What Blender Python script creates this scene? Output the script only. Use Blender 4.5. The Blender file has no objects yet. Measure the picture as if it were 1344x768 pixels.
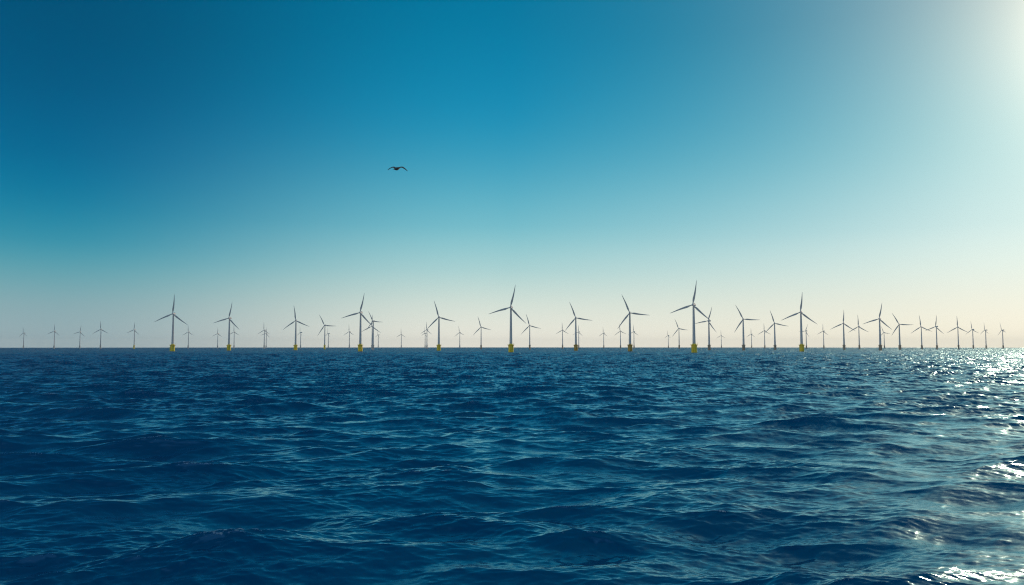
import bpy, bmesh, math, random
import numpy as np
from mathutils import Vector, Matrix
R = math.radians
S = bpy.context.scene
C = S.collection
random.seed(7)

# ------------------------------------------------------------------ camera
CAM_H = 13.0
F_PX = 1045.3            # focal length in pixels of a 1344 px wide frame
LEVEL_Y = 453.9          # image row of the level line in the 768 px high frame
PITCH = math.atan((LEVEL_Y - 384) / F_PX)
cam_data = bpy.data.cameras.new('camera')
cam_data.lens = 28.0; cam_data.sensor_width = 36.0
cam_data.clip_start = 0.5; cam_data.clip_end = 60000
cam = bpy.data.objects.new('camera', cam_data); C.objects.link(cam)
cam.location = (0, 0, CAM_H)
cam.rotation_euler = (math.pi / 2 + PITCH, 0, 0)
S.camera = cam

# ------------------------------------------------------------------ sun and sky
SUN_AZ, SUN_EL = R(41.0), R(18.8)          # azimuth clockwise from +Y
sun_dir = Vector((math.sin(SUN_AZ) * math.cos(SUN_EL), math.cos(SUN_AZ) * math.cos(SUN_EL), math.sin(SUN_EL)))
sl = bpy.data.lights.new('sun', 'SUN'); sl.energy = 2.0; sl.angle = R(0.53); sl.color = (1.0, 0.71, 0.50)
sun = bpy.data.objects.new('sun', sl); C.objects.link(sun)
sun.rotation_euler = sun_dir.to_track_quat('Z', 'Y').to_euler()

S.view_settings.view_transform = 'Standard'
S.view_settings.look = 'None'
S.view_settings.gamma = 1.0
S.view_settings.exposure = 0.0
S.view_settings.use_curve_mapping = False

def lin(c):
    return tuple(((v / 255) / 12.92 if v / 255 <= 0.04045 else ((v / 255 + 0.055) / 1.055) ** 2.4) for v in c) + (1.0,)

world = bpy.data.worlds.new('World'); S.world = world; world.use_nodes = True
wt = world.node_tree; wt.nodes.clear()
def N(t, kind, **kw):
    n = t.nodes.new(kind)
    for k, v in kw.items():
        setattr(n, k, v)
    return n
def math_node(t, op, a=None, b=None, clamp=False):
    n = N(t, 'ShaderNodeMath', operation=op, use_clamp=clamp)
    for i, v in enumerate((a, b)):
        if v is None: continue
        if isinstance(v, (int, float)): n.inputs[i].default_value = v
        else: t.links.new(v, n.inputs[i])
    return n.outputs[0]
def ramp_node(t, fac, stops, interp='B_SPLINE'):
    n = N(t, 'ShaderNodeValToRGB'); cr = n.color_ramp; cr.interpolation = interp
    while len(cr.elements) < len(stops): cr.elements.new(0.5)
    for e, (p, c) in zip(cr.elements, stops):
        e.position = p; e.color = c
    t.links.new(fac, n.inputs[0]); return n.outputs[0]
def map_range(t, v, a, b, c=0.0, d=1.0, kind='LINEAR'):
    n = N(t, 'ShaderNodeMapRange', interpolation_type=kind)
    t.links.new(v, n.inputs[0])
    for i, x in enumerate((a, b, c, d)): n.inputs[i + 1].default_value = x
    return n.outputs[0]

tc = N(wt, 'ShaderNodeTexCoord')
sep = N(wt, 'ShaderNodeSeparateXYZ'); wt.links.new(tc.outputs['Generated'], sep.inputs[0])
# elevation, 0..45 degrees -> 0..1
elev = map_range(wt, math_node(wt, 'ARCSINE', sep.outputs[2]), 0.0, R(45.0))
def sky_ramp(rows):
    return ramp_node(wt, elev, [(max(0.0, e / 45.0), lin(c)) for e, c in rows], 'B_SPLINE')
left_sky = sky_ramp([(0.0, (156, 176, 182)), (2.5, (138, 172, 178)), (4.6, (96, 164, 176)), (6.6, (48, 146, 171)),
                     (9.2, (10, 124, 160)), (12, (2, 106, 149)), (16, (0, 90, 133)), (21, (0, 80, 118)), (32, (0, 82, 122)), (45, (0, 80, 120))])
mid_sky = sky_ramp([(0.0, (250, 242, 226)), (3, (212, 226, 216)), (5.4, (172, 212, 212)), (8.6, (112, 190, 204)),
                    (13.7, (36, 152, 188)), (18.7, (6, 134, 176)), (24, (0, 118, 158)), (34, (0, 108, 150)), (45, (0, 92, 134))])
right_sky = sky_ramp([(0.0, (255, 246, 222)), (2.6, (234, 236, 220)), (5, (212, 232, 226)), (7.6, (180, 218, 222)), (12.2, (112, 188, 202)),
                      (16.8, (70, 162, 184)), (21.2, (30, 138, 164)), (32, (10, 122, 156)), (45, (8, 96, 136))])
# azimuth difference to the sun
flat = N(wt, 'ShaderNodeVectorMath', operation='MULTIPLY'); wt.links.new(tc.outputs['Generated'], flat.inputs[0]); flat.inputs[1].default_value = (1, 1, 0)
nrm = N(wt, 'ShaderNodeVectorMath', operation='NORMALIZE'); wt.links.new(flat.outputs[0], nrm.inputs[0])
dt = N(wt, 'ShaderNodeVectorMath', operation='DOT_PRODUCT'); wt.links.new(nrm.outputs[0], dt.inputs[0]); dt.inputs[1].default_value = (math.sin(SUN_AZ), math.cos(SUN_AZ), 0)
azd = math_node(wt, 'ARCCOSINE', dt.outputs['Value'])
def mix(t, f, a, b, mode='MIX'):
    n = N(t, 'ShaderNodeMix', data_type='RGBA', blend_type=mode)
    if isinstance(f, (int, float)): n.inputs['Factor'].default_value = f
    else: t.links.new(f, n.inputs['Factor'])
    for sock, v in ((n.inputs[6], a), (n.inputs[7], b)):
        if isinstance(v, tuple): sock.default_value = v
        else: t.links.new(v, sock)
    return n.outputs[2]
m1 = mix(wt, map_range(wt, azd, R(42), R(72), kind='SMOOTHSTEP'), mid_sky, left_sky)
sky_col = mix(wt, map_range(wt, azd, R(11), R(41)), right_sky, m1)
back_sky = sky_ramp([(0.0, (255, 240, 205)), (6, (250, 240, 215)), (14, (205, 222, 226)), (26, (96, 160, 204)), (45, (40, 104, 160))])  # unseen sky behind the camera, brightened to light the turbine fronts
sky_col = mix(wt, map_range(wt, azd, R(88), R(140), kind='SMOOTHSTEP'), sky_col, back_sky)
# glow round the sun
ds = N(wt, 'ShaderNodeVectorMath', operation='DOT_PRODUCT'); wt.links.new(tc.outputs['Generated'], ds.inputs[0]); ds.inputs[1].default_value = tuple(sun_dir)
ang = math_node(wt, 'ARCCOSINE', math_node(wt, 'MINIMUM', ds.outputs['Value'], 0.99999))
g1 = math_node(wt, 'MULTIPLY', math_node(wt, 'EXPONENT', math_node(wt, 'MULTIPLY', ang, -1.0 / R(3.4))), 4.0)
g2 = math_node(wt, 'MULTIPLY', math_node(wt, 'EXPONENT', math_node(wt, 'MULTIPLY', math_node(wt, 'MULTIPLY', ang, ang), -1.0 / R(16.0) ** 2)), 0.34)
gl = math_node(wt, 'ADD', g1, g2)
gm = N(wt, 'ShaderNodeVectorMath', operation='SCALE'); gm.inputs[0].default_value = (1.0, 0.76, 0.50); wt.links.new(gl, gm.inputs['Scale'])
sky_col = mix(wt, 1.0, sky_col, gm.outputs[0], 'ADD')
# physical daylight component
nish = N(wt, 'ShaderNodeTexSky', sky_type='NISHITA'); nish.sun_disc = False
nish.sun_elevation = SUN_EL; nish.sun_rotation = SUN_AZ; nish.dust_density = 0.6; nish.ozone_density = 3.0
bg1 = N(wt, 'ShaderNodeBackground'); wt.links.new(sky_col, bg1.inputs[0]); bg1.inputs[1].default_value = 1.0
bg2 = N(wt, 'ShaderNodeBackground'); wt.links.new(nish.outputs[0], bg2.inputs[0]); bg2.inputs[1].default_value = 0.06
ms = N(wt, 'ShaderNodeMixShader'); ms.inputs[0].default_value = 0.004
wt.links.new(bg1.outputs[0], ms.inputs[1]); wt.links.new(bg2.outputs[0], ms.inputs[2])
wo = N(wt, 'ShaderNodeOutputWorld'); wt.links.new(ms.outputs[0], wo.inputs[0])

S.cycles.use_denoising = True
S.cycles.denoising_input_passes = 'RGB_ALBEDO_NORMAL'
S.cycles.denoising_prefilter = 'NONE'
S.cycles.filter_width = 1.2
S.cycles.caustics_reflective = False
S.cycles.sample_clamp_indirect = 1.0
S.cycles.max_bounces = 6
S.cycles.volume_bounces = 0
S.cycles.volume_max_steps = 64

# ------------------------------------------------------------------ helpers
EARTH_R = 6371000.0
def drop(d2):
    return -d2 / (2 * EARTH_R)

def material(name, base, rough, metal=0.0, ior=1.5):
    m = bpy.data.materials.new(name); m.use_nodes = True
    p = m.node_tree.nodes['Principled BSDF']
    p.inputs['Base Color'].default_value = (*base, 1); p.inputs['Roughness'].default_value = rough
    p.inputs['Metallic'].default_value = metal; p.inputs['IOR'].default_value = ior
    return m, m.node_tree, p

def mesh_object(name, bm, mat, parent=None, smooth=True):
    bmesh.ops.recalc_face_normals(bm, faces=bm.faces[:])
    me = bpy.data.meshes.new(name); bm.to_mesh(me); bm.free()
    if smooth:
        for p in me.polygons: p.use_smooth = True
        try: me.set_sharp_from_angle(angle=R(38))
        except Exception: pass
    me.materials.append(mat)
    o = bpy.data.objects.new(name, me); C.objects.link(o)
    if parent: o.parent = parent
    return o

def rings(bm, ring_pts, cap=True):
    """loft a list of closed rings (lists of points)"""
    vs = [[bm.verts.new(p) for p in r] for r in ring_pts]
    n = len(vs[0])
    for a, b in zip(vs, vs[1:]):
        for i in range(n):
            bm.faces.new((a[i], a[(i + 1) % n], b[(i + 1) % n], b[i]))
    if cap:
        bm.faces.new(vs[0][::-1]); bm.faces.new(vs[-1])

def lathe(bm, profile, seg=32, axis='Z', off=(0, 0, 0)):
    rr = []
    for r, z in profile:
        ring = []
        for i in range(seg):
            a = 2 * math.pi * i / seg
            x, y = r * math.cos(a), r * math.sin(a)
            p = (x, y, z) if axis == 'Z' else (x, z, y)
            ring.append((p[0] + off[0], p[1] + off[1], p[2] + off[2]))
        rr.append(ring)
    rings(bm, rr)

def tube(bm, a, b, r, seg=8):
    a = Vector(a); b = Vector(b); d = (b - a).normalized()
    u = d.orthogonal().normalized(); v = d.cross(u)
    rings(bm, [[p + r * (math.cos(2 * math.pi * i / seg) * u + math.sin(2 * math.pi * i / seg) * v) for i in range(seg)] for p in (a, b)])

# ------------------------------------------------------------------ sea
FOAM0 = 1.62
WAVE_DIR = R(-82.0)       # direction the waves run, measured from +X
def wave_tile(L, n, lmin, lmax, rot, seed, spread):
    """periodic patch of random waves of one wavelength band: height and horizontal shift"""
    rng = np.random.default_rng(seed)
    k1 = 2 * np.pi * np.fft.fftfreq(n, L / n)
    kx, ky = np.meshgrid(k1, k1, indexing='xy')
    k = np.hypot(kx, ky); k[0, 0] = 1.0
    th = np.arctan2(ky, kx) + rot - WAVE_DIR
    kp = 2 * np.pi / 25.0
    D = np.abs(np.cos(th / 2)) ** (2 * spread)
    D = D / (2 * np.pi * D.mean() + 1e-9)
    Sp = 0.0095 * k ** -4.0 * np.exp(-1.1 * (kp / k) ** 3) * D
    lam = 2 * np.pi / k
    band = 1 / (1 + np.exp(-(np.log(lam / lmin)) * 6)) * 1 / (1 + np.exp(-(np.log(lmax / lam)) * 6))
    Sp = Sp * band; Sp[0, 0] = 0
    dk = 2 * np.pi / L
    amp = np.sqrt(Sp) * dk
    z = (rng.normal(size=(n, n)) + 1j * rng.normal(size=(n, n))) * amp
    h = np.fft.ifft2(z) * n * n
    dx = np.fft.ifft2(1j * kx / k * z) * n * n
    dy = np.fft.ifft2(1j * ky / k * z) * n * n
    cv = np.fft.ifft2(k * z) * n * n
    f = np.stack([h.real, dx.real, dy.real, cv.real], -1).astype(np.float32)
    return f

BANDS = [  # patch size, cells, shortest, longest, rotation, spread, choppiness
    (523.0, 512, 11.0, 90.0, R(0.0), 9, 1.3),
    (151.0, 512, 3.8, 11.0, R(23.0), 10, 1.2),
    (53.0, 512, 1.3, 3.8, R(-31.0), 10, 1.0),
    (19.0, 512, 0.45, 1.3, R(47.0), 8, 0.95),
    (7.1, 512, 0.16, 0.45, R(11.0), 4, 0.8),
]
def sample(tile, L, rot, x, y):
    n = tile.shape[0]
    c, s = math.cos(rot), math.sin(rot)
    u = (c * x + s * y) / L * n; v = (-s * x + c * y) / L * n
    iu = np.floor(u).astype(np.int64); iv = np.floor(v).astype(np.int64)
    fu = (u - iu).astype(np.float32)[..., None]; fv = (v - iv).astype(np.float32)[..., None]
    iu0 = iu % n; iv0 = iv % n; iu1 = (iu0 + 1) % n; iv1 = (iv0 + 1) % n
    r = (tile[iv0, iu0] * (1 - fu) + tile[iv0, iu1] * fu) * (1 - fv) + (tile[iv1, iu0] * (1 - fu) + tile[iv1, iu1] * fu) * fv
    dx = r[..., 1] * c - r[..., 2] * s; dy = r[..., 1] * s + r[..., 2] * c
    return r[..., 0], dx, dy, r[..., 3]

def build_sea():
    rad = [0.5 * 1.16 ** i for i in range(100) if 0.5 * 1.16 ** i < 26]
    r = 27.0
    while r < 16000:
        rad.append(r); r *= 1.0018 if r < 1500 else 1.005
    rad = np.array(rad)
    fine = np.linspace(R(-44), R(44), 1600)
    coarse = np.linspace(R(44), R(316), 160)[1:-1]
    th = np.concatenate([fine, coarse])
    dth = np.concatenate([np.full(1600, fine[1] - fine[0]), np.full(158, coarse[1] - coarse[0])])
    nr, nt = len(rad), len(th)
    Rr, Th = np.meshgrid(rad, th, indexing='ij')
    x = Rr * np.sin(Th); y = Rr * np.cos(Th)
    dr = np.gradient(rad)
    sp = np.maximum(dr[:, None] * np.ones(nt)[None], Rr * dth[None])
    X = x.copy(); Y = y.copy(); Z = -Rr ** 2 / (2 * EARTH_R)
    lost = np.zeros_like(Z); fold = np.zeros_like(Z)
    gust = wave_tile(900.0, 256, 70.0, 900.0, 0.0, 77, 0.5) ; gust /= gust[..., 0].std()
    gust_k = np.clip(1.0 + 0.28 * sample(gust, 900.0, 0.4, x, y)[0], 0.45, 1.7)
    rng = np.random.default_rng(5)
    for i, (L, n, lmin, lmax, rot, spread, chop) in enumerate(BANDS):
        t = wave_tile(L, n, lmin, lmax, rot, 11 + i, spread)
        w = np.clip((math.sqrt(lmin * lmax) / sp - 2.2) / 2.5, 0, 1)
        rows = np.where(w.max(axis=1) > 0)[0]
        if not len(rows): continue
        a, b = rows.min(), rows.max() + 1
        t = t * (1.75, 1.45, 1.05, 1.15, 1.1)[i]
        if i >= 2: w = w * gust_k
        h, dx, dy, cv = sample(t, L, rot, x[a:b] + 37 * i, y[a:b] + 91 * i)
        ww = w[a:b]
        Z[a:b] += h * ww; X[a:b] += chop * dx * ww; Y[a:b] += chop * dy * ww
        if i < 4: fold[a:b] += chop * cv * ww
        lost += np.clip(1 - w, 0, 1) * gust_k * (1.0 if i in (2, 3) else (0.35 if i == 4 else 0.8))
    co = np.stack([X, Y, Z], -1).reshape(-1, 3).astype(np.float32)
    idx = np.arange(nr * nt).reshape(nr, nt)
    nx = np.roll(idx, -1, axis=1)
    q = np.stack([idx[:-1], idx[1:], nx[1:], nx[:-1]], -1).reshape(-1, 4)
    centre = idx[0][::-1]
    me = bpy.data.meshes.new('sea')
    me.vertices.add(len(co)); me.vertices.foreach_set('co', co.ravel())
    loops = np.concatenate([q.ravel(), centre]).astype(np.int32)
    me.loops.add(len(loops)); me.loops.foreach_set('vertex_index', loops)
    starts = np.concatenate([np.arange(len(q)) * 4, [len(q) * 4]]).astype(np.int32)
    me.polygons.add(len(starts)); me.polygons.foreach_set('loop_start', starts)
    me.update(calc_edges=True)
    me.polygons.foreach_set('use_smooth', np.ones(len(starts), dtype=bool))
    at = me.attributes.new('ripple', 'FLOAT', 'POINT')
    at.data.foreach_set('value', (lost / 3.3).reshape(-1).astype(np.float32))
    at = me.attributes.new('crest', 'FLOAT', 'POINT')
    at.data.foreach_set('value', fold.reshape(-1).astype(np.float32))
    if me.polygons[0].normal.z < 0: me.flip_normals()
    return me

sea_m, t, p = material('sea_water', (0.0003, 0.030, 0.088), 0.09, ior=1.333)
tcn = N(t, 'ShaderNodeTexCoord'); geo = N(t, 'ShaderNodeNewGeometry')
att = N(t, 'ShaderNodeAttribute', attribute_name='ripple')
def ripple(scale, stretch, amt, deep=1.0):
    mp = N(t, 'ShaderNodeMapping'); mp.inputs['Scale'].default_value = (1 / stretch, deep, 1); mp.inputs['Rotation'].default_value = (0, 0, R(8))
    t.links.new(tcn.outputs['Object'], mp.inputs[0])
    nz = N(t, 'ShaderNodeTexNoise'); nz.inputs['Scale'].default_value = scale; nz.inputs['Detail'].default_value = 2.0; nz.inputs['Roughness'].default_value = 0.55
    t.links.new(mp.outputs[0], nz.inputs['Vector'])
    sb = N(t, 'ShaderNodeVectorMath', operation='SUBTRACT'); t.links.new(nz.outputs['Color'], sb.inputs[0]); sb.inputs[1].default_value = (0.5, 0.5, 0.5)
    ml = N(t, 'ShaderNodeVectorMath', operation='MULTIPLY'); t.links.new(sb.outputs[0], ml.inputs[0]); ml.inputs[1].default_value = (0.7 * 1, 1, 0)
    sc = N(t, 'ShaderNodeVectorMath', operation='SCALE'); t.links.new(ml.outputs[0], sc.inputs[0])
    if isinstance(amt, (int, float)): sc.inputs['Scale'].default_value = amt
    else: t.links.new(amt, sc.inputs['Scale'])
    return sc.outputs[0]
fine_amt = 0.20
wide_amt = math_node(t, 'MULTIPLY', att.outputs['Fac'], 1.2)
a1 = ripple(15.0, 1.4, fine_amt); a4 = ripple(4.5, 4.0, 0.20); a2 = ripple(2.0, 1.6, wide_amt); a3 = ripple(0.8, 1.0, math_node(t, 'MULTIPLY', math_node(t, 'POWER', att.outputs['Fac'], 2.0), 4.0), 0.25)
ad0 = N(t, 'ShaderNodeVectorMath', operation='ADD'); t.links.new(a3, ad0.inputs[0]); t.links.new(a2, ad0.inputs[1])
ad = N(t, 'ShaderNodeVectorMath', operation='ADD'); t.links.new(a1, ad.inputs[0]); t.links.new(ad0.outputs[0], ad.inputs[1])
ad2 = N(t, 'ShaderNodeVectorMath', operation='ADD'); t.links.new(geo.outputs['Normal'], ad2.inputs[0]); t.links.new(ad.outputs[0], ad2.inputs[1])
ad3 = N(t, 'ShaderNodeVectorMath', operation='ADD'); t.links.new(ad2.outputs[0], ad3.inputs[0]); t.links.new(a4, ad3.inputs[1])
nn = N(t, 'ShaderNodeVectorMath', operation='NORMALIZE'); t.links.new(ad3.outputs[0], nn.inputs[0])
rough = math_node(t, 'ADD', 0.085, math_node(t, 'MULTIPLY', math_node(t, 'POWER', att.outputs['Fac'], 0.7), 0.25))
t.nodes.remove(p)
body = N(t, 'ShaderNodeBsdfDiffuse'); body.inputs['Color'].default_value = (0.0006, 0.036, 0.100, 1); t.links.new(nn.outputs[0], body.inputs['Normal'])
gloss = N(t, 'ShaderNodeBsdfGlossy'); gloss.inputs['Color'].default_value = (0.60, 0.93, 1.0, 1)
t.links.new(nn.outputs[0], gloss.inputs['Normal']); t.links.new(rough, gloss.inputs['Roughness'])
fr = N(t, 'ShaderNodeFresnel'); fr.inputs['IOR'].default_value = 2.25; t.links.new(nn.outputs[0], fr.inputs['Normal'])
cap = math_node(t, 'SUBTRACT', 0.85, math_node(t, 'MULTIPLY', att.outputs['Fac'], 0.15))     # unresolved ripples keep the mean facet away from grazing
wm = N(t, 'ShaderNodeMixShader'); t.links.new(math_node(t, 'MINIMUM', fr.outputs[0], cap), wm.inputs[0])
t.links.new(body.outputs[0], wm.inputs[1]); t.links.new(gloss.outputs[0], wm.inputs[2])
cr = N(t, 'ShaderNodeAttribute', attribute_name='crest')
fz = N(t, 'ShaderNodeTexNoise'); fz.inputs['Scale'].default_value = 5.0; fz.inputs['Detail'].default_value = 5.0; fz.inputs['Roughness'].default_value = 0.7
t.links.new(tcn.outputs['Object'], fz.inputs['Vector'])
fs = math_node(t, 'ADD', cr.outputs['Fac'], math_node(t, 'MULTIPLY', fz.outputs['Fac'], 1.6))
foam = N(t, 'ShaderNodeBsdfDiffuse'); foam.inputs['Color'].default_value = (0.62, 0.66, 0.66, 1)
fm = N(t, 'ShaderNodeMixShader'); t.links.new(map_range(t, fs, FOAM0, FOAM0 + 0.35, 0, 0.8), fm.inputs[0])
t.links.new(wm.outputs[0], fm.inputs[1]); t.links.new(foam.outputs[0], fm.inputs[2])
t.links.new(fm.outputs[0], t.nodes['Material Output'].inputs['Surface'])
sea_mesh = build_sea(); sea_mesh.materials.append(sea_m)
sea = bpy.data.objects.new('sea', sea_mesh); C.objects.link(sea)
sea['kind'] = 'structure'; sea['label'] = 'deep blue choppy open sea reaching the horizon'

# ------------------------------------------------------------------ haze
bm = bmesh.new(); bmesh.ops.create_cube(bm, size=1.0)
hz = mesh_object('haze', bm, None, smooth=False) if False else None
me = bpy.data.meshes.new('haze'); bm.to_mesh(me); bm.free()
hm = bpy.data.materials.new('haze'); hm.use_nodes = True; ht = hm.node_tree; ht.nodes.clear()
pv = N(ht, 'ShaderNodeVolumePrincipled'); pv.inputs['Color'].default_value = (0.90, 0.97, 1.0, 1); pv.inputs['Density'].default_value = 2.1e-5
pv.inputs['Anisotropy'].default_value = 0.1
ho = N(ht, 'ShaderNodeOutputMaterial'); ht.links.new(pv.outputs[0], ho.inputs['Volume'])
me.materials.append(hm)
haze = bpy.data.objects.new('haze', me); C.objects.link(haze)
haze.scale = (33000, 33000, 170); haze.location = (0, 0, 60)     # z from -25 to 145
haze['kind'] = 'stuff'; haze['label'] = 'thin pale sea haze lying over the water'

# ------------------------------------------------------------------ wind turbine
def weathered(name, base, stain, rough, stain_amt, streak=True):
    m, t, p = material(name, base, rough)
    tcn = N(t, 'ShaderNodeTexCoord')
    mp = N(t, 'ShaderNodeMapping'); mp.inputs['Scale'].default_value = (1, 1, 0.12) if streak else (1, 1, 1); t.links.new(tcn.outputs['Object'], mp.inputs[0])
    nz = N(t, 'ShaderNodeTexNoise'); nz.inputs['Scale'].default_value = 1.2; nz.inputs['Detail'].default_value = 5; t.links.new(mp.outputs[0], nz.inputs['Vector'])
    f = map_range(t, nz.outputs['Fac'], 0.5, 0.72, 0, stain_amt)
    c = mix(t, f, (*base, 1), (*stain, 1)); t.links.new(c, p.inputs['Base Color'])
    t.links.new(map_range(t, nz.outputs['Fac'], 0.3, 0.7, rough - 0.1, rough + 0.15), p.inputs['Roughness'])
    return m, t, p, c
white_m = weathered('turbine_white_paint', (0.62, 0.64, 0.65), (0.40, 0.40, 0.38), 0.4, 0.35)[0]
grey_m = weathered('blade_grey_coat', (0.50, 0.53, 0.55), (0.36, 0.38, 0.38), 0.45, 0.3, False)[0]
steel_m = weathered('galvanised_steel', (0.42, 0.42, 0.38), (0.22, 0.15, 0.09), 0.5, 0.5, False)[0]
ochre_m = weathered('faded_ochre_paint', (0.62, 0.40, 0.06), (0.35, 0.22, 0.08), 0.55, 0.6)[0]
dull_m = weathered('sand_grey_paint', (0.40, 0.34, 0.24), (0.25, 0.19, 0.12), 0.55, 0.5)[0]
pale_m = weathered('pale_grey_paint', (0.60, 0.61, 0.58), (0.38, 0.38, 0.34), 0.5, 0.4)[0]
door_m = weathered('door_paint', (0.25, 0.27, 0.28), (0.2, 0.16, 0.12), 0.5, 0.3)[0]
yellow_m, yt, yp, yc = weathered('yellow_paint', (0.98, 0.76, 0.03), (0.55, 0.25, 0.03), 0.45, 0.4)
ytc = N(yt, 'ShaderNodeTexCoord'); ys = N(yt, 'ShaderNodeSeparateXYZ'); yt.links.new(ytc.outputs['Object'], ys.inputs[0])
yn = N(yt, 'ShaderNodeTexNoise'); yn.inputs['Scale'].default_value = 0.9; yt.links.new(ytc.outputs['Object'], yn.inputs['Vector'])
yz = math_node(yt, 'ADD', ys.outputs[2], math_node(yt, 'MULTIPLY', yn.outputs['Fac'], 2.4))
yt.links.new(mix(yt, map_range(yt, yz, 1.9, 1.3), yc, (0.05, 0.06, 0.02, 1)), yp.inputs['Base Color'])    # weed growth at the splash zone

HUB_Z = 90.0
def blade_bm():
    bm = bmesh.new(); rr = []
    Lb = 46.0
    for s in np.concatenate([[0.0, 0.02, 0.05, 0.09, 0.13, 0.18], np.linspace(0.24, 0.97, 14), [0.99, 1.0]]):
        z = 1.3 + Lb * s
        if s < 0.05: ch, th = 2.0, 2.0
        elif s < 0.2:
            q = (s - 0.05) / 0.15; q = q * q * (3 - 2 * q); ch, th = 2.0 + 1.9 * q, 2.0 - 1.1 * q
        else:
            q = (s - 0.2) / 0.8; ch = 3.9 * (1 - q) ** 0.85 + 0.35; th = 0.9 * (1 - q) + 0.12
            if s > 0.985: ch *= 0.55
        tw = R(15) * (1 - s) ** 2
        pre = -2.2 * s * s                   # pre-bend upwind
        swp = 0.9 * math.sin(math.pi * min(1, s * 1.1)) - 0.9 * s
        ring = []
        for i in range(16):
            a = 2 * math.pi * i / 16
            cx = math.cos(a) * ch / 2; cy = math.sin(a) * th / 2 * (1 if s < .05 else (0.55 + 0.45 * math.cos(a)) * 1.15)
            cx += (ch / 2 - 1.0) * -0.45 if s > 0.05 else 0
            x = cx * math.cos(tw) - cy * math.sin(tw); y = cx * math.sin(tw) + cy * math.cos(tw)
            ring.append((x + swp, y + pre, z))
        rr.append(ring)
    rings(bm, rr)
    return bm

def make_turbine():
    root = bpy.data.objects.new('wind_turbine', None); C.objects.link(root)
    # yellow foundation
    bm = bmesh.new()
    lathe(bm, [(5.3, -9), (5.3, 2.9), (5.6, 3.1), (5.6, 3.6), (5.3, 3.8), (5.3, 12.2), (5.65, 12.4), (5.65, 12.9), (5.3, 13.1), (5.2, 15.2), (3.5, 15.9), (3.3, 17.2)], 40)
    for i in range(12):                                    # stiffener brackets beneath the deck
        a = 2 * math.pi * i / 12; c, s = math.cos(a), math.sin(a)
        tube(bm, (5.2 * c, 5.2 * s, 12.3), (6.6 * c, 6.6 * s, 14.6), 0.16, 6)
    base = mesh_object('foundation', bm, yellow_m, root)
    bm = bmesh.new(); lathe(bm, [(5.32, 14.62), (6.95, 14.62), (6.95, 14.95), (5.32, 14.95)], 32)
    mesh_object('deck', bm, yellow_m, base)
    bm = bmesh.new()
    nn_ = 20
    pts = [(6.8 * math.cos(2 * math.pi * i / nn_), 6.8 * math.sin(2 * math.pi * i / nn_)) for i in range(nn_)]
    for i, (x, y) in enumerate(pts):
        tube(bm, (x, y, 14.95), (x, y, 16.25), 0.07, 6)
        x2, y2 = pts[(i + 1) % nn_]
        for z in (15.55, 16.2): tube(bm, (x, y, z), (x2, y2, z), 0.055, 6)
    mesh_object('railing', bm, yellow_m, base)
    bm = bmesh.new()                                       # boat landing with ladder
    for sx in (-0.95, 0.95): tube(bm, (sx, -6.9, -4), (sx, -6.9, 10.5), 0.26, 8)
    for z in (1.5, 6.0, 10.2):
        for sx in (-0.95, 0.95): tube(bm, (sx, -6.9, z), (sx * 0.9, -5.1, z), 0.16, 6)
    for sx in (-0.35, 0.35): tube(bm, (sx, -6.3, -2), (sx, -6.3, 14.6), 0.07, 6)
    for k in range(34): tube(bm, (-0.35, -6.3, -1.8 + k * 0.48), (0.35, -6.3, -1.8 + k * 0.48), 0.035, 5)
    mesh_object('ladder', bm, yellow_m, base)
    bm = bmesh.new()                                       # davit crane on the deck
    tube(bm, (4.9, 2.2, 14.95), (4.9, 2.2, 18.0), 0.16, 8); tube(bm, (4.9, 2.2, 17.9), (7.0, 3.3, 18.7), 0.12, 8); tube(bm, (4.9, 2.2, 16.6), (5.9, 2.75, 18.25), 0.07, 6)
    mesh_object('davit_crane', bm, yellow_m, base)
    # tower
    bm = bmesh.new()
    prof = [(2.95, 17.2), (3.1, 17.25), (3.1, 17.55), (2.95, 17.6)]
    for k in range(1, 8):
        z = 17.6 + (HUB_Z - 2.4 - 17.6) * k / 7; r = 2.95 + (1.75 - 2.95) * k / 7
        prof += [(r + 0.0, z - 0.12), (r + 0.06, z - 0.1), (r + 0.06, z + 0.1), (r, z + 0.12)] if k < 7 else [(r, z)]
    lathe(bm, prof, 40)
    tower = mesh_object('tower', bm, white_m, root)
    bm = bmesh.new()
    rings(bm, [[(x, y, z) for x, z in ((-0.5, 17.7), (0.5, 17.7), (0.5, 19.9), (0.3, 20.2), (-0.3, 20.2), (-0.5, 19.9))] for y in (-3.02, -2.8)])
    mesh_object('door', bm, door_m, tower)
    # nacelle (its own yaw): a rounded box, long axis along Y, rotor to -Y
    bm = bmesh.new(); rr = []
    for y, w, h, dz in ((-3.3, 1.5, 1.5, 0), (-3.2, 1.75, 1.75, 0), (-1.5, 2.0, 2.0, 0.1), (2, 2.1, 2.15, 0.15), (7.0, 2.0, 2.05, 0.25), (8.6, 1.8, 1.7, 0.4), (8.9, 1.4, 1.3, 0.4)):
        ring = []
        for i in range(24):
            a = 2 * math.pi * i / 24; c, s = math.cos(a), math.sin(a)
            q = 0.42
            ring.append((w * math.copysign(abs(c) ** q, c), y, h * math.copysign(abs(s) ** q, s) + dz))
        rr.append(ring)
    rings(bm, rr)
    nac = mesh_object('nacelle', bm, white_m, root); nac.location = (0, 0, HUB_Z)
    bm = bmesh.new()
    rings(bm, [[(x, y, z) for x, z in ((-1.3, 2.2), (1.3, 2.2), (1.3, 3.3), (-1.3, 3.3))] for y in (5.2, 6.4)])
    mesh_object('cooler', bm, grey_m, nac)
    bm = bmesh.new()
    tube(bm, (0.8, 4.2, 2.2), (0.8, 4.2, 4.2), 0.06, 6); tube(bm, (-0.8, 4.2, 2.2), (-0.8, 4.2, 4.0), 0.06, 6); tube(bm, (-1.1, 4.2, 3.2), (1.1, 4.2, 3.2), 0.08, 6)
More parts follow.
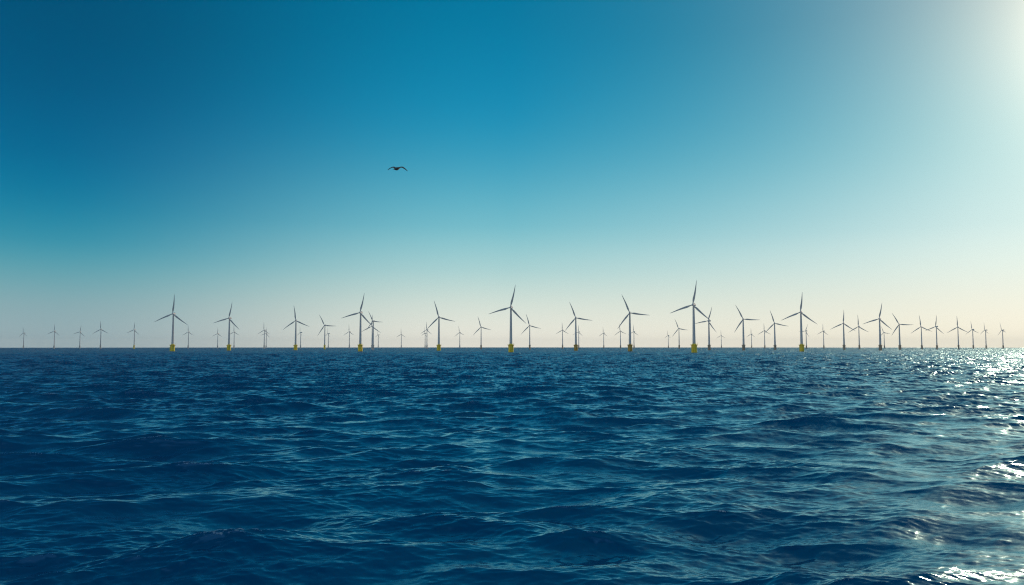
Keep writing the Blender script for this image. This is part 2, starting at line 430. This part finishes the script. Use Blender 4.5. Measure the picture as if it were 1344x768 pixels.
    mesh_object('wind_vane', bm, steel_m, nac)
    # rotor: hub carries the three blades
    bm = bmesh.new(); lathe(bm, [(1.7, 1.6), (1.85, 1.2), (1.9, 0.2), (1.75, -0.9), (1.35, -1.8), (0.75, -2.4), (0.1, -2.65)], 28, 'Y')
    hub = mesh_object('hub', bm, white_m, root); hub.location = (0, -5.0, HUB_Z)
    bl = blade_bm(); first = mesh_object('blade', bl, grey_m, hub)
    for k in (1, 2):
        b = first.copy(); C.objects.link(b); b.parent = hub; b.rotation_euler = (0, k * 2 * math.pi / 3, 0)
    return root

def copy_tree(o, parent=None):
    c = o.copy(); C.objects.link(c)
    if parent: c.parent = parent
    for ch in o.children: copy_tree(ch, c)
    return c

# base column, hub row (photo pixels), blade angle clockwise from upright, rotor heading to the left, label
TURBINES = [
 (30.6, 437.3, -3, 45, 'small dark turbine at the left end of the whole row'),
 (70.8, 434.7, 6, 25, 'small dark turbine, second one in from the left end of the row'),
 (104.5, 435.8, 12, 20, 'small dark turbine, third from the left end, just left of a taller one'),
 (131.7, 432.3, -1, 12, 'small slim turbine, fourth from the left end, tallest of the first five'),
 (175.8, 433.0, 8, 30, 'small turbine alone just left of the leftmost tall yellow-based turbine'),
 (226.3, 412.0, 6, 18, 'leftmost of the tall turbines standing on a clear yellow base'),
 (246.9, 435.8, 0, 25, 'tiny pale turbine just right of the leftmost tall yellow-based turbine'),
 (285.5, 438.0, 4, 22, 'tiny faint turbine left of the second tall yellow-based turbine from the left'),
 (300.3, 417.8, 14, 24, 'second tall yellow-based turbine from the left, one blade reaching down right'),
 (307.0, 435.8, 0, 20, 'tiny turbine tucked under the drooping right blade of the second yellow-based turbine'),
 (346.6, 433.4, 0, 30, 'small pale turbine standing left of the third yellow-based turbine, a tinier one touching it'),
 (349.2, 437.6, 12, 30, 'tiniest turbine, close against the right side of a small pale one'),
 (387.8, 420.9, -6, 10, 'third tall yellow-based turbine from the left, one blade straight up'),
 (394.4, 436.6, 3, 60, 'tiny turbine close behind and right of the third yellow-based turbine'),
 (426.0, 427.2, -26, 18, 'medium turbine with blade tilted up left and a small yellow foot, left part of row'),
 (430.8, 438.0, 3, 60, 'tiny faint turbine just right of the medium turbine with its blade tilted left'),
 (458.4, 435.5, 0, 30, 'tiny pale turbine just left of the big yellow-based turbine below the bird'),
 (472.8, 410.5, 15, 20, 'big yellow-based turbine below and left of the bird'),
 (489.6, 421.7, -24, 20, 'taller of two overlapping turbines right of the big one below the bird'),
 (488.2, 428.4, 4, 20, 'shorter of two overlapping turbines right of the big one below the bird'),
 (496.4, 439.7, 5, 60, 'tiny turbine at the right foot of the two overlapping turbines'),
 (526.6, 438.9, 0, 20, 'tiny faint turbine standing alone in the gap straight below the bird'),
 (560.3, 433.1, 3, 35, 'small turbine just left of the yellow-based turbine whose blade leans left'),
 (557.9, 437.5, 8, 60, 'very thin faint turbine touching the left side of a small turbine'),
 (575.9, 416.6, -15, 8, 'yellow-based turbine with blade leaning left, between bird and picture centre'),
 (603.4, 436.6, -6, 30, 'tiny turbine midway between the left-leaning yellow-based turbine and a small dark one'),
 (631.4, 429.5, -15, 15, 'small dark turbine with blade leaning left, left of the tall centre turbine'),
 (670.6, 403.8, 15, 16, 'tall turbine on a bright yellow base in the centre of the picture'),
 (695.3, 427.5, -15, 14, 'small dark turbine just right of the tall turbine in the centre'),
 (738.4, 433.4, 0, 18, 'small pale turbine left of the dull-based turbine right of centre'),
 (755.9, 417.3, -20, 5, 'medium turbine on a dull brownish base, first large one right of the centre'),
 (759.7, 435.8, 6, 35, 'tiny turbine close behind the first large one right of the centre'),
 (792.5, 437.3, 0, 40, 'tiny pale turbine alone in the gap between two left-leaning larger turbines'),
 (814.5, 434.7, -5, 20, 'small pale turbine under the lower left blade of a tall left-leaning one'),
 (827.0, 410.8, -22, 4, 'tall turbine with blade leaning left on a brown-yellow base, left of the tallest'),
 (832.2, 435.5, 2, 35, 'tiny turbine close on the right of a tall left-leaning tower'),
 (877.3, 440.5, 0, 50, 'faintest tiny turbine, leftmost of those left of the tallest turbine'),
 (891.5, 431.4, -20, 25, 'small dark turbine with blade leaning left, just left of the tallest turbine'),
 (911.1, 400.3, 12, 22, 'tallest turbine of all, on the widest yellow base'),
 (930.9, 421.3, 21, 34, 'medium turbine touched by the lower right blade of the tallest turbine'),
 (946.9, 440.5, 0, 20, 'tiny faint turbine right of the medium one the tallest blade touches'),
 (976.1, 419.0, -26, 2, 'medium turbine with one blade level to the right and one up left'),
 (986.7, 438.6, 2, 40, 'shortest turbine, right beside the tower with a level right blade'),
 (1003.9, 434.2, 0, 25, 'small pale turbine close left of a medium left-leaning one, right part of row'),
 (1017.3, 424.4, -16, 10, 'medium turbine with a blade leaning left, two left of the rightmost yellow-based one'),
 (1052.3, 410.0, 8, 18, 'rightmost of the tall turbines standing on a clear yellow base'),
 (1058.5, 434.5, 25, 40, 'tiny pale turbine at the right foot of the rightmost yellow-based turbine'),
 (1081.4, 434.7, 3, 40, 'faint turbine midway between the rightmost yellow-based one and a medium grey one'),
 (1108.0, 424.5, 5, 15, 'medium grey turbine, left one of a close pair of similar upright turbines'),
 (1128.0, 428.8, 0, 25, 'shorter grey turbine with blade straight up, right one of a close pair'),
 (1155.6, 418.6, 13, 22, 'tallest of the grey turbines near the right end, blade leaning right'),
 (1160.9, 436.6, -18, 30, 'tiny pale turbine behind the tallest grey one near the right end'),
 (1181.2, 425.9, -27, 10, 'grey turbine with blade leaning far left, near the right end of the row'),
 (1210.1, 429.0, -4, 25, 'small pale turbine, sixth from the right end of the row'),
 (1229.9, 428.8, 10, 42, 'small turbine with blade leaning right, fifth from the right end'),
 (1258.2, 429.5, 0, 22, 'small upright turbine, fourth from the right end of the row'),
 (1277.6, 432.7, -4, 45, 'small thin turbine, third from the right end, with swept-down blades'),
 (1294.5, 433.4, 0, 65, 'thinnest pale turbine, seen nearly edge on, second from the right end'),
 (1316.8, 433.4, -12, 65, 'turbine at the right end of the row above the sun glitter'),
]
cp, sp_ = math.cos(PITCH), math.sin(PITCH)
def pixel_ray(px, py):
    x = (px - 672) / F_PX; z = -(py - 384) / F_PX
    return Vector((x, cp - z * sp_, sp_ + z * cp))       # camera pitched up
rt = random.Random(3)
for i, (bx, hy, ph, yaw, label) in enumerate(TURBINES):
    d = pixel_ray(bx, 459.0)
    hr = pixel_ray(bx, hy)
    tan_e = hr.z / math.hypot(hr.x, hr.y)
    D = (HUB_Z - CAM_H) / tan_e
    D = D / (1 + D / (2 * EARTH_R * tan_e))               # the hub sinks with the curve of the sea
    az = math.atan2(d.x, d.y)
    if i == 0: root = make_turbine()
    else: root = copy_tree(root0)
    if i == 0: root0 = root
    root.location = (D * math.sin(az), D * math.cos(az), drop(D * D))
    root.rotation_euler = (0, 0, R(rt.uniform(-35, 35)))
    root['label'] = label; root['category'] = 'wind turbine'; root['group'] = 'offshore wind turbines along the horizon'
    wy = -R(yaw) - az * 0.75 - root.rotation_euler.z
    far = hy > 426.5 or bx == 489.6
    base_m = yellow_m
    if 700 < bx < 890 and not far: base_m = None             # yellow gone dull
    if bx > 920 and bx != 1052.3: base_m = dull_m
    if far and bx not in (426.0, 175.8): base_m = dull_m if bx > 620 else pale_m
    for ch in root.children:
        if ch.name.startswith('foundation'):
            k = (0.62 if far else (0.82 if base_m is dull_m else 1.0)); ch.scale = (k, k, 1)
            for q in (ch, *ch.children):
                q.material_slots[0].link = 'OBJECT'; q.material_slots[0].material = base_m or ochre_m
        if ch.name.startswith('tower'):
            k = 0.78 if far else 1.0; ch.scale = (k, k, 1)
        if ch.name.startswith('nacelle'): ch.rotation_euler = (0, 0, wy)
        if ch.name.startswith('hub'):
            ch.location = Matrix.Rotation(wy, 3, 'Z') @ Vector((0, -5.0, 0)) + Vector((0, 0, HUB_Z))
            k = 0.84 if hy > 431.9 else (0.74 if bx == 489.6 else 1.0); ch.scale = (k, k, k)
            ch.rotation_euler = (Matrix.Rotation(wy, 3, 'Z') @ Matrix.Rotation(R(ph), 3, 'Y')).to_euler()

# ------------------------------------------------------------------ gull
def make_gull():
    """one continuous mesh: a body lofted from tail to beak with wings lofted out of its flanks"""
    bm = bmesh.new()
    # X: wing span, Y: body axis (beak towards +Y), Z up; metres
    nseg = 12
    stations = [(-0.34, 0.075, 0.006, 0.012), (-0.26, 0.055, 0.014, 0.006), (-0.19, 0.045, 0.032, 0.0), (-0.10, 0.065, 0.058, -0.004),
                (0.0, 0.078, 0.072, -0.006), (0.08, 0.070, 0.068, -0.004), (0.15, 0.050, 0.050, 0.004), (0.20, 0.040, 0.041, 0.012),
                (0.245, 0.037, 0.039, 0.016), (0.28, 0.028, 0.029, 0.014), (0.30, 0.013, 0.014, 0.009), (0.335, 0.008, 0.009, 0.005), (0.36, 0.003, 0.004, -0.002)]
    R_ = []
    for y, w, h, dz in stations:
        w *= 1.3; h *= 1.25
        R_.append([bm.verts.new((w * math.cos(2 * math.pi * i / nseg), y, h * math.sin(2 * math.pi * i / nseg) + dz)) for i in range(nseg)])
    skip = {}
    for a in range(len(R_) - 1):
        for i in range(nseg):
            q = (R_[a][i], R_[a][(i + 1) % nseg], R_[a + 1][(i + 1) % nseg], R_[a + 1][i])
            if 3 <= a <= 4 and i in (0, 5):      # opening for a wing root (two faces long)
                skip.setdefault(i, []).append(q); continue
            bm.faces.new(q)
    bm.faces.new(R_[0][::-1]); bm.faces.new(R_[-1])
    for side in (0, 5):
        sg = 1 if side == 0 else -1
        i0, i1 = side, side + 1
        lo = [R_[a][i0 if side == 0 else i1] for a in (3, 4, 5)]
        hi = [R_[a][i1 if side == 0 else i0] for a in (5, 4, 3)]
        prev = lo + hi
        n = len(prev)
        tip_r = 1.0 if side == 0 else 0.97
        for s in (0.12, 0.25, 0.38, 0.5, 0.62, 0.74, 0.86, 0.95, 1.0):
            x = sg * (0.07 + 0.62 * s * tip_r)
            if s < 0.38: z = 0.02 + 0.055 * math.sin(s / 0.38 * math.pi / 2)
            else:
                q = (s - 0.38) / 0.62; z = 0.075 - (0.16 if side else 0.21) * q ** 1.45
            lead = 0.10 + 0.06 * math.sin(min(1, s / 0.45) * math.pi / 2) - 0.17 * max(0, s - 0.42) ** 1.1
            ch = (0.185 - 0.03 * s) * (1 - max(0, s - 0.55) ** 1.4 * 2.2); ch = max(0.02, ch)
            tk = 0.026 * (1 - s) + 0.008
            ys = [lead - ch, lead - ch * 0.45, lead]
            ring = [bm.verts.new((x, y, z - tk + (0.012 if k == 1 else 0))) for k, y in enumerate(ys)]
            ring += [bm.verts.new((x, y, z + tk + (0.012 if k == 1 else 0))) for k, y in enumerate(ys[::-1])]
            for k in range(n):
                bm.faces.new((prev[k], prev[(k + 1) % n], ring[(k + 1) % n], ring[k]))
            prev = ring
        bm.faces.new(prev)
    m, t, p = material('gull_plumage', (0.05, 0.05, 0.055), 0.75)
    tcn = N(t, 'ShaderNodeTexCoord'); sx = N(t, 'ShaderNodeSeparateXYZ'); t.links.new(tcn.outputs['Object'], sx.inputs[0])
    ax = math_node(t, 'ABSOLUTE', sx.outputs[0])
    c1 = mix(t, map_range(t, ax, 0.48, 0.54), (0.15, 0.115, 0.085, 1), (0.03, 0.024, 0.02, 1))
    c2 = mix(t, map_range(t, sx.outputs[1], 0.29, 0.30), c1, (0.45, 0.25, 0.03, 1))
    nz = N(t, 'ShaderNodeTexNoise'); nz.inputs['Scale'].default_value = 60; t.links.new(tcn.outputs['Object'], nz.inputs['Vector'])
    c3 = mix(t, map_range(t, nz.outputs['Fac'], 0.4, 0.7, 0, 0.4), c2, (0.03, 0.03, 0.03, 1)); t.links.new(c3, p.inputs['Base Color'])
    o = mesh_object('gull', bm, m)
    sub = o.modifiers.new('round', 'SUBSURF'); sub.levels = 2; sub.render_levels = 2
    o['label'] = 'dark gull gliding with arched wings alone in the blue sky'; o['category'] = 'bird'
    return o
gull = make_gull()
ray = pixel_ray(520.8, 221.5).normalized()
gull.location = Vector((0, 0, CAM_H)) + ray * 50.0
gull.rotation_euler = (R(18), R(5), R(-24)); gull.scale = (1.05, 1.15, 1.15)
